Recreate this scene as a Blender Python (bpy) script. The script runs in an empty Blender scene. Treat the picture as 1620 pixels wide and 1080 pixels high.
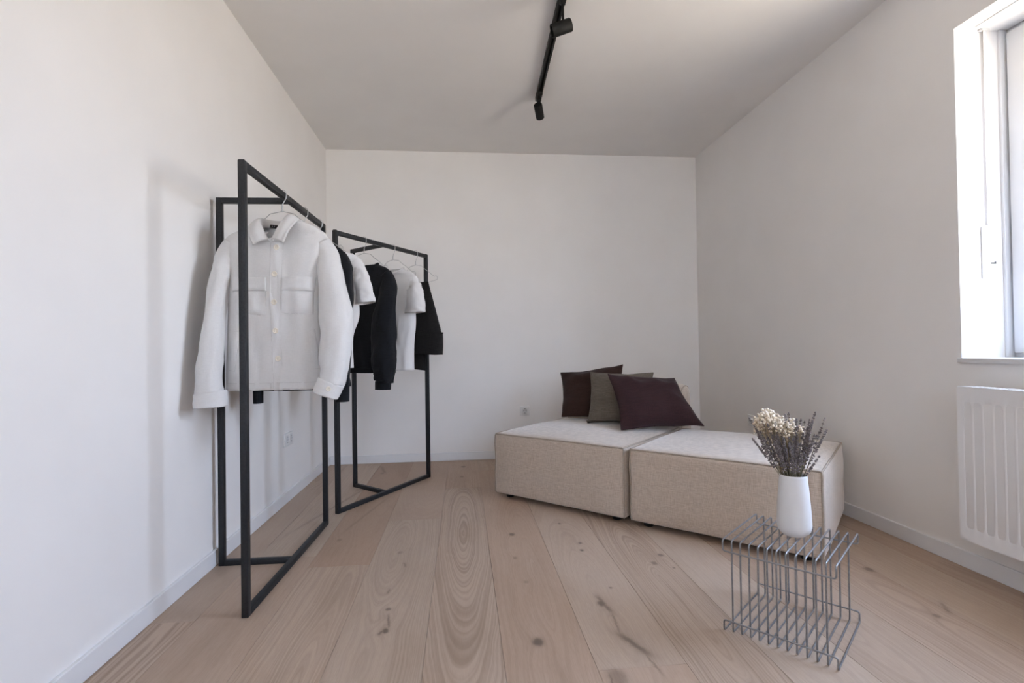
import bpy, bmesh, math, random
from mathutils import Vector, Matrix, noise

random.seed(7)
S = bpy.context.scene
COL = S.collection
PI = math.pi

# ------------------------------------------------------------------ helpers
def V(*a): return Vector(a)

class MB:
    """collects geometry for ONE mesh object"""
    def __init__(self): self.v = []; self.f = []
    def add(self, vs, fs):
        o = len(self.v); self.v += [tuple(p) for p in vs]; self.f += [tuple(i + o for i in f) for f in fs]; return self
    def grid(self, P, closed_u=False, closed_v=False):
        n, m = len(P), len(P[0]); vs = [p for row in P for p in row]; fs = []
        for i in range(n if closed_u else n - 1):
            for j in range(m if closed_v else m - 1):
                a, b = i, (i + 1) % n; c, d = j, (j + 1) % m
                fs.append((a * m + c, a * m + d, b * m + d, b * m + c))
        return self.add(vs, fs)
    def loft(self, rings, cap0=False, cap1=False):
        self.grid(rings, closed_v=True); m = len(rings[0]); n = len(rings); o = len(self.v) - n * m
        if cap0: self.f.append(tuple(o + k for k in reversed(range(m))))
        if cap1: self.f.append(tuple(o + (n - 1) * m + k for k in range(m)))
        return self
    def tube(self, path, r, n=8, closed=False, caps=True):
        P = [Vector(p) for p in path]; N = len(P); rings = []
        def tan(i):
            if closed: t = P[(i + 1) % N] - P[i - 1]
            else: t = P[min(i + 1, N - 1)] - P[max(i - 1, 0)]
            return t.normalized() if t.length > 1e-9 else V(0, 0, 1)
        t0 = tan(0); nrm = t0.orthogonal().normalized()
        for i in range(N):
            t = tan(i); nrm = (nrm - t * nrm.dot(t))
            nrm = nrm.normalized() if nrm.length > 1e-6 else t.orthogonal().normalized()
            b = t.cross(nrm); rr = r[i] if isinstance(r, (list, tuple)) else r
            rings.append([P[i] + (nrm * math.cos(2 * PI * k / n) + b * math.sin(2 * PI * k / n)) * rr for k in range(n)])
        if closed:
            self.grid(rings, closed_u=True, closed_v=True)
        else:
            self.loft(rings, caps, caps)
        return self
    def lathe(self, prof, n=32, c=(0, 0, 0), caps=False):
        rings = [[(c[0] + r * math.cos(2 * PI * k / n), c[1] + r * math.sin(2 * PI * k / n), c[2] + z) for k in range(n)] for r, z in prof]
        return self.loft(rings, caps, caps)
    def box(self, lo, hi, bev=0.0, seg=2, M=None):
        bm = bmesh.new(); bmesh.ops.create_cube(bm, size=1)
        for q in bm.verts:
            q.co = V(*[lo[i] + (q.co[i] + .5) * (hi[i] - lo[i]) for i in range(3)])
        if bev: bmesh.ops.bevel(bm, geom=bm.edges[:], offset=bev, segments=seg, profile=.5, affect='EDGES')
        bm.verts.index_update()
        self.add([(M @ q.co) if M else q.co for q in bm.verts], [[q.index for q in f.verts] for f in bm.faces]); bm.free(); return self
    def bar(self, a, b, w, h=None, up=(0, 0, 1), bev=.0015):
        a = Vector(a); b = Vector(b); z = (b - a); L = z.length; z.normalize(); u = Vector(up)
        if abs(z.dot(u)) > .95: u = V(0, 1, 0)
        x = u.cross(z).normalized(); y = z.cross(x); M = Matrix.Translation(a) @ Matrix((x, y, z)).transposed().to_4x4()
        h = h or w
        return self.box((-w / 2, -h / 2, 0), (w / 2, h / 2, L), bev, 2, M)
    def ball(self, c, r, seg=8, ring=5, sc=(1, 1, 1)):
        rings = []
        for i in range(1, ring):
            a = PI * i / ring
            rings.append([(c[0] + r * sc[0] * math.sin(a) * math.cos(2 * PI * k / seg), c[1] + r * sc[1] * math.sin(a) * math.sin(2 * PI * k / seg), c[2] - r * sc[2] * math.cos(a)) for k in range(seg)])
        self.loft(rings, True, True); return self
    def xf(self, M):
        self.v = [tuple(M @ Vector(p)) for p in self.v]; return self
    def build(self, name, mat, parent=None, smooth=True, merge=0, solid=0, sub=0, angle=None):
        me = bpy.data.meshes.new(name); me.from_pydata(self.v, [], self.f)
        bm = bmesh.new(); bm.from_mesh(me)
        if merge: bmesh.ops.remove_doubles(bm, verts=bm.verts[:], dist=merge)
        bmesh.ops.recalc_face_normals(bm, faces=bm.faces[:])
        for f in bm.faces: f.smooth = smooth
        if smooth:
            lim = math.radians(angle or 50)
            for e in bm.edges:
                if len(e.link_faces) == 2 and e.calc_face_angle(0) > lim: e.smooth = False
        bm.to_mesh(me); bm.free()
        me.materials.append(mat)
        o = bpy.data.objects.new(name, me); COL.objects.link(o)
        if parent: o.parent = parent
        if solid:
            m = o.modifiers.new('thickness', 'SOLIDIFY'); m.thickness = solid; m.offset = 0
        if sub:
            m = o.modifiers.new('sub', 'SUBSURF'); m.levels = sub; m.render_levels = sub
        return o

def thing(name, label, cat, loc=(0, 0, 0), rotz=0, group=None):
    o = bpy.data.objects.new(name, None); COL.objects.link(o); o.location = loc; o.rotation_euler = (0, 0, rotz)
    o.empty_display_size = .05
    o['label'] = label; o['category'] = cat
    if group: o['group'] = group
    return o
def tag(o, label, cat, group=None):
    o['label'] = label; o['category'] = cat
    if group: o['group'] = group
    return o
def struct(o): o['kind'] = 'structure'; return o
def dup_tree(root, label=None):
    r = root.copy(); COL.objects.link(r)
    if label: r['label'] = label
    for ch in list(root.children):
        c = ch.copy(); COL.objects.link(c); c.parent = r
        for g in list(ch.children):
            d = g.copy(); COL.objects.link(d); d.parent = c
    return r
def catmull(pts, n):
    P = [tuple(p) for p in pts]; K = len(P); out = []
    for i in range(n):
        t = i / (n - 1) * (K - 1); k = min(int(t), K - 2); f = t - k
        p0, p1, p2, p3 = P[max(k - 1, 0)], P[k], P[k + 1], P[min(k + 2, K - 1)]
        out.append(tuple(.5 * ((2 * b) + (c - a) * f + (2 * a - 5 * b + 4 * c - d) * f * f + (3 * b - a - 3 * c + d) * f ** 3) for a, b, c, d in zip(p0, p1, p2, p3)))
    return out
def nz(x, y, z=0.): return noise.noise(V(x, y, z))
def fillet(path, r, n=4, closed=False):
    """round the corners of a polyline"""
    P = [Vector(p) for p in path]; N = len(P); out = []
    for i in range(N):
        if not closed and i in (0, N - 1): out.append(P[i]); continue
        a, b, c = P[i - 1], P[i], P[(i + 1) % N]
        d1 = (a - b); d2 = (c - b); rr = min(r, d1.length * .45, d2.length * .45)
        s = b + d1.normalized() * rr; e = b + d2.normalized() * rr
        for k in range(n + 1):
            t = k / n; out.append(s * (1 - t) ** 2 + b * 2 * t * (1 - t) + e * t * t)
    return out

# ------------------------------------------------------------------ materials
class NT:
    def __init__(self, mat): self.nt = mat.node_tree; self.n = self.nt.nodes; self.l = self.nt.links
    def __call__(self, kind, **kw):
        nd = self.n.new('ShaderNode' + kind)
        for k, v in kw.items():
            if k.startswith('in_'):
                key = k[3:]; key = int(key) if key.isdigit() else key.replace('_', ' ')
                s = nd.inputs[key]
                if hasattr(v, 'is_output') or isinstance(v, bpy.types.NodeSocket): self.l.new(v, s)
                else: s.default_value = v
            else: setattr(nd, k, v)
        return nd
    def math(self, op, a, b=None, c=None, clamp=False):
        nd = self.n.new('ShaderNodeMath'); nd.operation = op; nd.use_clamp = clamp
        for i, v in enumerate((a, b, c)):
            if v is None: continue
            if isinstance(v, bpy.types.NodeSocket): self.l.new(v, nd.inputs[i])
            else: nd.inputs[i].default_value = v
        return nd.outputs[0]
    def mix(self, f, a, b, blend='MIX'):
        nd = self.n.new('ShaderNodeMix'); nd.data_type = 'RGBA'; nd.blend_type = blend; nd.clamp_factor = True
        for key, v in ((0, f), (6, a), (7, b)):
            if isinstance(v, bpy.types.NodeSocket): self.l.new(v, nd.inputs[key])
            elif key == 0: nd.inputs[0].default_value = v
            else: nd.inputs[key].default_value = (*v, 1) if len(v) == 3 else v
        return nd.outputs[2]
    def ramp(self, f, stops):
        nd = self.n.new('ShaderNodeValToRGB'); self.l.new(f, nd.inputs[0]); cr = nd.color_ramp
        while len(cr.elements) < len(stops): cr.elements.new(.5)
        for e, (p, c) in zip(cr.elements, stops): e.position = p; e.color = (*c, 1) if len(c) == 3 else c
        return nd.outputs[0]
    def bump(self, h, strength, dist):
        nd = self.n.new('ShaderNodeBump'); self.l.new(h, nd.inputs['Height']); nd.inputs['Strength'].default_value = strength; nd.inputs['Distance'].default_value = dist
        return nd.outputs[0]
def mat(name, color, rough=.6, metal=0., spec=.5, sheen=0.):
    m = bpy.data.materials.new(name); m.use_nodes = True; b = m.node_tree.nodes['Principled BSDF']
    b.inputs['Base Color'].default_value = (*color, 1); b.inputs['Roughness'].default_value = rough; b.inputs['Metallic'].default_value = metal
    b.inputs['Specular IOR Level'].default_value = spec
    if sheen: b.inputs['Sheen Weight'].default_value = sheen; b.inputs['Sheen Roughness'].default_value = .5
    return m, b, NT(m)
def noisy(name, c1, c2, scale, rough=.6, metal=0., bump=0., bscale=None, spec=.5, sheen=0., detail=3., stretch=None):
    m, b, T = mat(name, c1, rough, metal, spec, sheen)
    tc = T('TexCoord').outputs['Object']
    if stretch: tc = T('Mapping', in_Vector=tc, in_Scale=stretch).outputs[0]
    n = T('TexNoise', in_Vector=tc, in_Scale=scale, in_Detail=detail).outputs[0]
    T.l.new(T.mix(T.math('MULTIPLY_ADD', n, 2.4, -.7, clamp=True), c1, c2), b.inputs['Base Color'])
    if bump:
        n2 = T('TexNoise', in_Vector=tc, in_Scale=bscale or scale, in_Detail=2.).outputs[0]
        T.l.new(T.bump(n2, bump, .002), b.inputs['Normal'])
    return m
def weave(name, c1, c2, freq, rough=.85, bump=.35, sheen=.0, blotch=.25):
    """plain-weave cloth: crossed thread noise in the cloth's own coordinates"""
    m, b, T = mat(name, c1, rough, 0, .25, sheen)
    tc = T('TexCoord').outputs['Object']
    a = T('TexNoise', in_Vector=T('Mapping', in_Vector=tc, in_Scale=(freq, freq, freq * .06)).outputs[0], in_Scale=1., in_Detail=1.).outputs[0]
    c = T('TexNoise', in_Vector=T('Mapping', in_Vector=tc, in_Scale=(freq * .06, freq * .06, freq)).outputs[0], in_Scale=1., in_Detail=1.).outputs[0]
    t = T.math('ADD', a, c)
    f = T.math('MULTIPLY_ADD', t, 1.9, -1.4, clamp=True)
    bl = T('TexNoise', in_Vector=tc, in_Scale=6., in_Detail=3.).outputs[0]
    f = T.math('ADD', T.math('MULTIPLY', f, 1 - blotch), T.math('MULTIPLY', bl, blotch))
    T.l.new(T.mix(f, c1, c2), b.inputs['Base Color'])
    T.l.new(T.bump(t, bump, .0015), b.inputs['Normal'])
    return m

M = {}
M['wall'] = noisy('white_wall_paint', (.815, .80, .785), (.845, .83, .815), 3., .85, 0, .10, 260., .2)
M['ceil'] = noisy('white_ceiling_paint', (.80, .79, .775), (.83, .82, .805), 3., .9, 0, .06, 260., .2)
M['trim'] = noisy('white_lacquered_trim', (.75, .755, .765), (.77, .775, .785), 5., .45)
M['pvc'] = noisy('white_window_plastic', (.70, .71, .725), (.73, .735, .75), 6., .3)
M['enamel'] = noisy('white_radiator_enamel', (.82, .82, .83), (.84, .84, .85), 5., .35)
M['plate'] = noisy('white_socket_plastic', (.75, .75, .745), (.77, .77, .765), 9., .35)
M['well'] = noisy('socket_well_plastic', (.66, .66, .66), (.70, .70, .70), 9., .4)
M['dark'] = noisy('dark_hole', (.02, .02, .02), (.03, .03, .03), 9., .6)
M['steel_black'] = noisy('black_powder_coated_steel', (.009, .010, .012), (.019, .021, .024), 140., .5, 0, .25, 420., .4)
M['lamp_black'] = noisy('matt_black_lamp_metal', (.005, .005, .005), (.009, .009, .008), 90., .6, 0, .08, 300., .3)
M['lens'] = noisy('dark_lamp_lens', (.006, .006, .007), (.01, .01, .011), 30., .15)
M['wire'] = noisy('galvanised_wire', (.52, .52, .53), (.62, .62, .63), 60., .38, 1.)
M['table_wire'] = noisy('grey_steel_wire', (.27, .275, .285), (.36, .365, .375), 90., .36, .85)
M['ceramic'] = noisy('matt_white_ceramic', (.70, .70, .70), (.73, .73, .73), 6., .42)
M['screw'] = noisy('dark_screw_steel', (.02, .02, .02), (.06, .06, .06), 90., .3, .8)
M['linen'] = weave('beige_linen_upholstery', (.415, .34, .272), (.595, .50, .41), 520., .8, .3, .58, .08)
M['piping'] = noisy('beige_piping_cord', (.34, .285, .23), (.42, .36, .295), 160., .9, 0, .3, 500.)
M['foot'] = noisy('black_plastic_foot', (.008, .008, .008), (.014, .014, .014), 40., .5)
M['plum'] = weave('dark_plum_brushed_cotton', (.019, .0075, .0085), (.042, .017, .018), 330., .95, .5, .08)
M['brown'] = weave('dark_brown_brushed_cotton', (.022, .0105, .0075), (.046, .022, .017), 330., .95, .5, .06)
M['taupe'] = weave('taupe_washed_linen', (.095, .077, .060), (.165, .140, .110), 300., .95, .5, .04)
M['twill'] = weave('off_white_cotton_twill', (.60, .59, .58), (.655, .645, .635), 900., .85, .2, 0, .15)
M['twill_in'] = weave('off_white_lining', (.66, .63, .60), (.76, .73, .70), 420., .9, .3)
M['seam_shade'] = noisy('seam_thread_edge_shade', (.47, .46, .45), (.53, .52, .51), 300., .9)  # seam thread darkened to paint in the shadow along sewn edges
M['button'] = noisy('cream_horn_button', (.66, .60, .50), (.78, .73, .63), 90., .35)
M['label'] = noisy('black_woven_label', (.010, .010, .012), (.016, .016, .018), 300., .8)
M['thread'] = noisy('white_label_thread', (.60, .60, .60), (.75, .75, .75), 300., .8)
M['knit'] = weave('black_fine_knit', (.0035, .004, .0055), (.011, .0125, .0165), 420., .9, .6, .06)
M['jersey'] = noisy('white_cotton_jersey', (.68, .67, .67), (.73, .725, .725), 9., .85, 0, .2, 700., .2)
M['black_cotton'] = weave('washed_black_cotton', (.0065, .006, .006), (.017, .0155, .015), 380., .9, .4, .04)
M['lav'] = noisy('dried_lavender_bud', (.075, .062, .062), (.34, .295, .30), 150., .9)
M['lav_stem'] = noisy('dry_lavender_stem', (.10, .095, .055), (.25, .22, .14), 80., .9)
M['cream'] = noisy('cream_dried_blossom', (.70, .58, .43), (.88, .81, .70), 60., .85)
M['straw'] = noisy('straw_stem', (.34, .26, .16), (.52, .42, .28), 70., .9)
M['glass'] = None
def glass_mat():
    m = bpy.data.materials.new('clear_window_glass'); m.use_nodes = True; T = NT(m); T.n.clear()
    out = T('OutputMaterial'); tr = T('BsdfTransparent', in_Color=(.97, .98, .98, 1)); gl = T('BsdfGlossy', in_Roughness=.0)
    lw = T('LayerWeight', in_Blend=.5); mx = T('MixShader')
    T.l.new(T.math('MULTIPLY_ADD', T.math('POWER', lw.outputs['Facing'], 5.), .6, .04), mx.inputs[0]); T.l.new(tr.outputs[0], mx.inputs[1]); T.l.new(gl.outputs[0], mx.inputs[2]); T.l.new(mx.outputs[0], out.inputs[0])
    return m
M['glass'] = glass_mat()

# ------------------------------------------------------------------ room dimensions (metres, camera stands at x=0,y=0)
XL, XR, YB, YF, H = -1.105, 2.073, 4.344, -4.30, 2.60
BT, BH = .014, .07            # baseboard
WY0, WY1, WZ0, WZ1, WT = .84, 1.95, .865, 2.25, .36   # window opening in the right wall

# floor planks ------------------------------------------------------
PX = [-1.205, -.945, -.68, -.417, -.13, .11, .378, .645, .90, 1.14, 1.405, 1.67, 1.93, 2.19]
JOINTS = {2: [2.305, .4, -1.8], 3: [2.875, .75, -1.3], 4: [3.478, 1.2, -.9], 5: [3.95, 1.0, -1.2], 6: [1.467, 3.55, -.7], 7: [.9, 3.0, -1.4], 8: [2.6, .5, -1.7], 9: [2.357, 3.9, .1], 10: [1.05, 3.2, -1.],
          11: [2.7, .6, -1.5], 12: [1.6, 3.6, -.6], 1: [2.43, 3.3, .2], 0: [1.9, 3.6, -.2]}
KNOTS = [(.234, 2.578, .016, .9), (.226, 1.631, .020, 1.), (.533, 2.335, .010, 1.), (.545, 2.42, .011, .8), (.50, 2.70, .009, .8), (.492, 1.845, .017, .9), (.56, 1.96, .007, .7), (.81, 2.155, .014, .7), (.87, 2.235, .012, .8),
         (.875, 2.10, .007, .7), (-.27, 1.757, .012, 1.), (-.281, 1.90, .010, .8), (.425, 1.432, .030, .55), (-.008, 4.098, .020, .8), (-.02, 3.78, .014, .7), (.22, 2.29, .011, .5), (1.52, 2.36, .016, .8), (1.66, 1.98, .018, .8), (1.60, 1.62, .012, .6), (-.30, 2.42, .012, .45), (-.62, 2.62, .014, .4), (1.05, 1.25, .014, .8), (.24, 2.05, .010, .4), (-.62, 3.98, .016, .55)]
# dark mineral streaks: (x0,y0,x1,y1,width,strength)
STREAKS = [(.495, 1.645, .552, 1.52, .011, .95), (.49, 1.90, .51, 1.78, .007, .8), (.51, 1.78, .50, 1.64, .0035, .6), (-.275, 1.86, -.262, 1.775, .004, .8), (-.268, 1.775, -.29, 1.735, .006, .9), (.535, 1.56, .555, 1.43, .003, .6),
           (-.60, 3.98, -.66, 4.20, .010, .5), (-.66, 3.6, -.9, 2.75, .008, .4), (-.49, 3.30, -.62, 2.75, .006, .35), (.405, 1.455, .402, 1.36, .0045, .8), (-.30, 2.06, -.30, 2.02, .004, .6), (-.27, 2.30, -.26, 2.26, .004, .6), (1.70, 1.70, 1.66, 1.63, .006, .5)]
def floor_mat():
    m, b, T = mat('oiled_oak_planks', (.4, .28, .2), .5, 0, .35)
    uv = T('Attribute', attribute_name='puv').outputs['Vector']; sd = T('Attribute', attribute_name='pseed').outputs['Vector']
    su = T('SeparateXYZ', in_0=uv); u, v = su.outputs[0], su.outputs[1]
    ss = T('SeparateXYZ', in_0=sd); s1, s2, s3 = ss.outputs
    pos = T('NewGeometry').outputs['Position']
    # log geometry: distance of the sawn face from the pith wanders along the board -> cathedrals and ovals
    hv = T('TexNoise', in_Vector=T('CombineXYZ', in_X=T.math('MULTIPLY', v, .85), in_Y=T.math('MULTIPLY', s1, 57.), in_Z=0.).outputs[0], in_Scale=1., in_Detail=1.2).outputs[0]
    cs = T('SeparateXYZ', in_0=T('Attribute', attribute_name='pcath').outputs['Vector'])
    hh = T.math('ADD', T.math('MULTIPLY', T.math('SUBTRACT', v, cs.outputs[0]), cs.outputs[1]), T.math('MULTIPLY', T.math('SUBTRACT', hv, .5), cs.outputs[2]))
    wob = T('TexNoise', in_Vector=T('CombineXYZ', in_X=T.math('MULTIPLY', u, 8.), in_Y=T.math('MULTIPLY', v, 1.9), in_Z=T.math('MULTIPLY', s2, 31.)).outputs[0], in_Scale=1., in_Detail=2.5).outputs[0]
    wob = T.math('MULTIPLY', T.math('SUBTRACT', wob, .5), .048)
    uu = T.math('ADD', T.math('ADD', u, T.math('MULTIPLY', T.math('SUBTRACT', s2, .5), .16)), wob)
    r = T.math('SQRT', T.math('ADD', T.math('MULTIPLY', uu, uu), T.math('MULTIPLY', hh, hh)))
    ns = T('TexNoise', in_Vector=pos, in_Scale=55., in_Detail=3.).outputs['Color']
    pj = T('VectorMath', operation='ADD', in_0=pos, in_1=T('VectorMath', operation='SCALE', in_0=T('VectorMath', operation='SUBTRACT', in_0=ns, in_1=(.5, .5, .5)).outputs[0], in_Scale=.012).outputs[0]).outputs[0]
    kd = None; kr = None
    for (x, y, s, st) in KNOTS:
        d = T('VectorMath', operation='LENGTH', in_0=T('VectorMath', operation='MULTIPLY', in_0=T('VectorMath', operation='SUBTRACT', in_0=pj, in_1=(x, y, 0)).outputs[0], in_1=(1.15 / s, .85 / s, 0)).outputs[0]).outputs['Value']
        g = T.math('DIVIDE', st, T.math('ADD', 1., T.math('POWER', d, 6.)))
        w = T.math('DIVIDE', s * 1.5, T.math('ADD', 1., T.math('MULTIPLY', T.math('MULTIPLY', d, d), .07)))
        kd = g if kd is None else T.math('MAXIMUM', kd, g); kr = w if kr is None else T.math('MAXIMUM', kr, w)
    r = T.math('ADD', r, kr)
    for (x0, y0, x1, y1, wd, st) in STREAKS:
        a = V(x0, y0, 0); bb = V(x1, y1, 0); L = (bb - a).length; t = (bb - a) / L; n = V(-t.y, t.x, 0); c = (a + bb) / 2
        q = T('VectorMath', operation='SUBTRACT', in_0=pj, in_1=tuple(c)).outputs[0]
        ql = T.math('DIVIDE', T('VectorMath', operation='DOT_PRODUCT', in_0=q, in_1=tuple(t)).outputs['Value'], L / 2)
        qn = T.math('DIVIDE', T('VectorMath', operation='DOT_PRODUCT', in_0=q, in_1=tuple(n)).outputs['Value'], wd)
        g = T.math('DIVIDE', st, T.math('ADD', 1., T.math('ADD', T.math('POWER', T.math('ABSOLUTE', ql), 6.), T.math('POWER', T.math('ABSOLUTE', qn), 3.))))
        kd = T.math('MAXIMUM', kd, T.math('MULTIPLY', g, .9))
    rings = T('TexNoise', in_Vector=T('CombineXYZ', in_X=T.math('MULTIPLY', r, 205.), in_Y=T.math('MULTIPLY', v, .5), in_Z=T.math('MULTIPLY', s1, 91.)).outputs[0], in_Scale=1., in_Detail=2.).outputs[0]
    ring = T.math('MULTIPLY_ADD', rings, 4.2, -1.75, clamp=True)
    pores = T('TexNoise', in_Vector=T('CombineXYZ', in_X=T.math('MULTIPLY', u, 620.), in_Y=T.math('MULTIPLY', v, 26.), in_Z=s1).outputs[0], in_Scale=1., in_Detail=2.).outputs[0]
    blot = T('TexNoise', in_Vector=T('CombineXYZ', in_X=T.math('MULTIPLY', u, 9.), in_Y=T.math('MULTIPLY', v, 2.2), in_Z=T.math('MULTIPLY', s2, 17.)).outputs[0], in_Scale=1., in_Detail=3.).outputs[0]
    base = T.ramp(s3, [(0., (.40, .275, .195)), (.3, (.44, .32, .24)), (.65, (.47, .355, .27)), (1., (.50, .39, .305))])
    base = T.mix(T.math('MULTIPLY', s2, .45), base, (.44, .37, .30))
    dark = T.mix(1., base, (.62, .58, .55), 'MULTIPLY')
    amt = T.math('MULTIPLY', ring, T.math('MULTIPLY_ADD', T.math('POWER', s1, 2.2), .72, .13))
    c = T.mix(amt, base, dark)
    c = T.mix(T.math('MULTIPLY_ADD', pores, 1.6, -.62, clamp=True), c, T.mix(1., c, (.86, .84, .82), 'MULTIPLY'))
    c = T.mix(T.math('MULTIPLY_ADD', blot, 2.6, -1.2, clamp=True), c, T.mix(1., c, (.86, .83, .80), 'MULTIPLY'))
    c = T.mix(T.math('MULTIPLY', kd, .82, clamp=True), c, (.085, .060, .046))
    T.l.new(c, b.inputs['Base Color'])
    T.l.new(T.math('MULTIPLY_ADD', pores, .2, .40), b.inputs['Roughness'])
    T.l.new(T.bump(T.math('ADD', pores, T.math('MULTIPLY', ring, -.5)), .12, .001), b.inputs['Normal'])
    return m
def build_floor():
    me = bpy.data.meshes.new('floor'); vs = []; fs = []; uv = []; sd = []; ca = []
    gap = .0004; rng = random.Random(21)
    SEEDS = {}
    def quad(x0, x1, y0, y1, z, seed, cath):
        o = len(vs); xc = (x0 + x1) / 2
        e = .0006
        ring0 = [(x0 + e, y0 + e, z), (x1 - e, y0 + e, z), (x1 - e, y1 - e, z), (x0 + e, y1 - e, z)]
        ring1 = [(x0, y0, z - e), (x1, y0, z - e), (x1, y1, z - e), (x0, y1, z - e)]
        ring2 = [(x0, y0, z - .012), (x1, y0, z - .012), (x1, y1, z - .012), (x0, y1, z - .012)]
        vs.extend(ring0 + ring1 + ring2)
        F = [(0, 1, 2, 3)] + [(a, b, b + 4 - (0), a + 4) for a, b in ()]
        faces = [(0, 1, 2, 3)]
        for k in range(4):
            j = (k + 1) % 4
            faces.append((4 + k, 4 + j, j, k)); faces.append((8 + k, 8 + j, 4 + j, 4 + k))
        for f in faces:
            fs.append(tuple(o + i for i in f))
            for i in f:
                p = vs[o + i]; uv.append((p[0] - xc, p[1], 0)); sd.append(seed); ca.append(cath)
    for i in range(len(PX) - 1):
        js = sorted([YF - .1, YB + .05] + JOINTS.get(i, []))
        for k in range(len(js) - 1):
            seed = (rng.random(), rng.random(), rng.random())
            mid = (js[k] + js[k + 1]) / 2; cath = (js[k] + (js[k + 1] - js[k]) * rng.random(), rng.choice((-1, 1)) * rng.uniform(.035, .11), rng.uniform(.06, .2))
            if i == 4 and 1.5 < mid < 3.4: seed = (.86, .50, .42); cath = (2.66, .115, .09)      # strong cathedral grain
            elif i == 7 and 1.2 < mid < 2.9: seed = (.88, .42, .55); cath = (1.95, .07, .16)    # figured board with knots
            elif .9 < mid < 4.2: seed = (seed[0] * .72, seed[1], seed[2])
            quad(PX[i] + gap, PX[i + 1] - gap, js[k] + gap, js[k + 1] - gap, 0, seed, cath)
    o = len(vs)
    vs.extend([(XL - .1, YF - .1, -.0105), (XR + .1, YF - .1, -.0105), (XR + .1, YB + .1, -.0105), (XL - .1, YB + .1, -.0105)]); fs.append((o, o + 1, o + 2, o + 3)); uv.extend([(9, 9, 0)] * 4); sd.extend([(.2, .2, 0)] * 4); ca.extend([(0, .1, 0)] * 4)
    me.from_pydata(vs, [], fs)
    for nm, dat in (('puv', uv), ('pseed', sd), ('pcath', ca)):
        a = me.attributes.new(nm, 'FLOAT_VECTOR', 'CORNER')
        for i, d in enumerate(dat): a.data[i].vector = d
    me.materials.append(floor_mat()); ob = bpy.data.objects.new('floor', me); COL.objects.link(ob); return struct(ob)
build_floor()

# walls / ceiling ---------------------------------------------------
struct(MB().box((XL - .15, YF - .15, -.05), (XL, YB + .15, H + .0)).build('wall_left', M['wall'], smooth=False))
struct(MB().box((XL, YB, -.05), (XR, YB + .15, H)).build('wall_back', M['wall'], smooth=False))
GX0, GX1, GZ0, GZ1 = -1.0, 1.97, 1.84, 2.50     # unseen wide window added behind the camera to brighten the room
w = MB(); w.box((XL, YF - .15, -.05), (GX0, YF, H)); w.box((GX1, YF - .15, -.05), (XR, YF, H)); w.box((GX0, YF - .15, -.05), (GX1, YF, GZ0)); w.box((GX0, YF - .15, GZ1), (GX1, YF, H))
struct(w.build('wall_front', M['wall'], smooth=False))
w = MB()
w.box((XR, YF - .15, -.05), (XR + WT, WY0, H)); w.box((XR, WY1, -.05), (XR + WT, YB + .15, H))
w.box((XR, WY0, -.05), (XR + WT, WY1, WZ0)); w.box((XR, WY0, WZ1), (XR + WT, WY1, H))
struct(w.build('wall_right', M['wall'], smooth=False))
struct(MB().box((XL - .15, YF - .15, H), (XR + WT, YB + .15, H + .1)).build('ceiling', M['ceil'], smooth=False))
struct(MB().box((XL, YF, .0), (XL + BT, YB, BH), .003).build('baseboard_left', M['trim'], smooth=False))
struct(MB().box((XL + BT, YB - BT, .0), (XR - BT, YB, BH), .003).build('baseboard_back', M['trim'], smooth=False))
struct(MB().box((XR - BT, YF, .0), (XR, YB, BH), .003).build('baseboard_right', M['trim'], smooth=False))

# window ------------------------------------------------------------
FX0, FX1 = XR + .235, XR + .305      # frame depth range
win = struct(bpy.data.objects.new('window_1', None)); COL.objects.link(win); win.location = (XR + .27, (WY0 + WY1) / 2, WZ0)
def at(win, mb): return mb.xf(Matrix.Translation(-win.location))
fr = MB(); fw = .06
fr.box((FX0, WY0, WZ0 + .002), (FX1, WY0 + fw, WZ1), .004); fr.box((FX0, WY1 - fw, WZ0 + .002), (FX1, WY1, WZ1), .004)
fr.box((FX0, WY0 + fw, WZ0 + .002), (FX1, WY1 - fw, WZ0 + fw), .004); fr.box((FX0, WY0 + fw, WZ1 - fw), (FX1, WY1 - fw, WZ1), .004)
at(win, fr).build('window_frame', M['pvc'], win)
sa = MB(); a, b_ = .020, .115; sx0, sx1 = FX0 - .018, FX1 - .012
sa.box((sx0, WY0 + a, WZ0 + a), (sx1, WY0 + b_, WZ1 - a), .006); sa.box((sx0, WY1 - b_, WZ0 + a), (sx1, WY1 - a, WZ1 - a), .006)
sa.box((sx0, WY0 + b_, WZ0 + a), (sx1, WY1 - b_, WZ0 + b_), .006); sa.box((sx0, WY0 + b_, WZ1 - b_), (sx1, WY1 - b_, WZ1 - a), .006)
at(win, sa).build('window_sash', M['pvc'], win)
at(win, MB().box((FX0 + .02, WY0 + b_ - .01, WZ0 + b_ - .01), (FX0 + .026, WY1 - b_ + .01, WZ1 - b_ + .01))).build('window_pane', M['glass'], win, smooth=False)
hd = MB(); hd.box((sx0 - .012, WY0 + .07, 1.45), (sx0, WY0 + .098, 1.53), .004); hd.tube(fillet([(sx0 - .01, WY0 + .084, 1.50), (sx0 - .045, WY0 + .084, 1.50), (sx0 - .045, WY0 + .084, 1.38)], .012), .009, 10)
at(win, hd).build('window_handle', M['pvc'], win)
at(win, MB().box((XR - .018, WY0 - .006, WZ0 - .016), (FX0 + .004, WY1 + .006, WZ0 + .003), .002)).build('window_sill', M['pvc'], win)
gd = MB(); gd.box((FX0 - .035, WY1 - .012, WZ0 + .002), (FX0 - .002, WY1, WZ1), .002); gd.box((FX0 - .035, WY0, WZ0 + .002), (FX0 - .002, WY0 + .012, WZ1), .002)
at(win, gd).build('frame_cover_strip', M['pvc'], win)
at(win, MB().box((XR + .075, WY0 + .02, WZ1 - .006), (FX0 - .006, WY1 - .02, WZ1), .002)).build('shutter_box_lid', M['pvc'], win)

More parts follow.
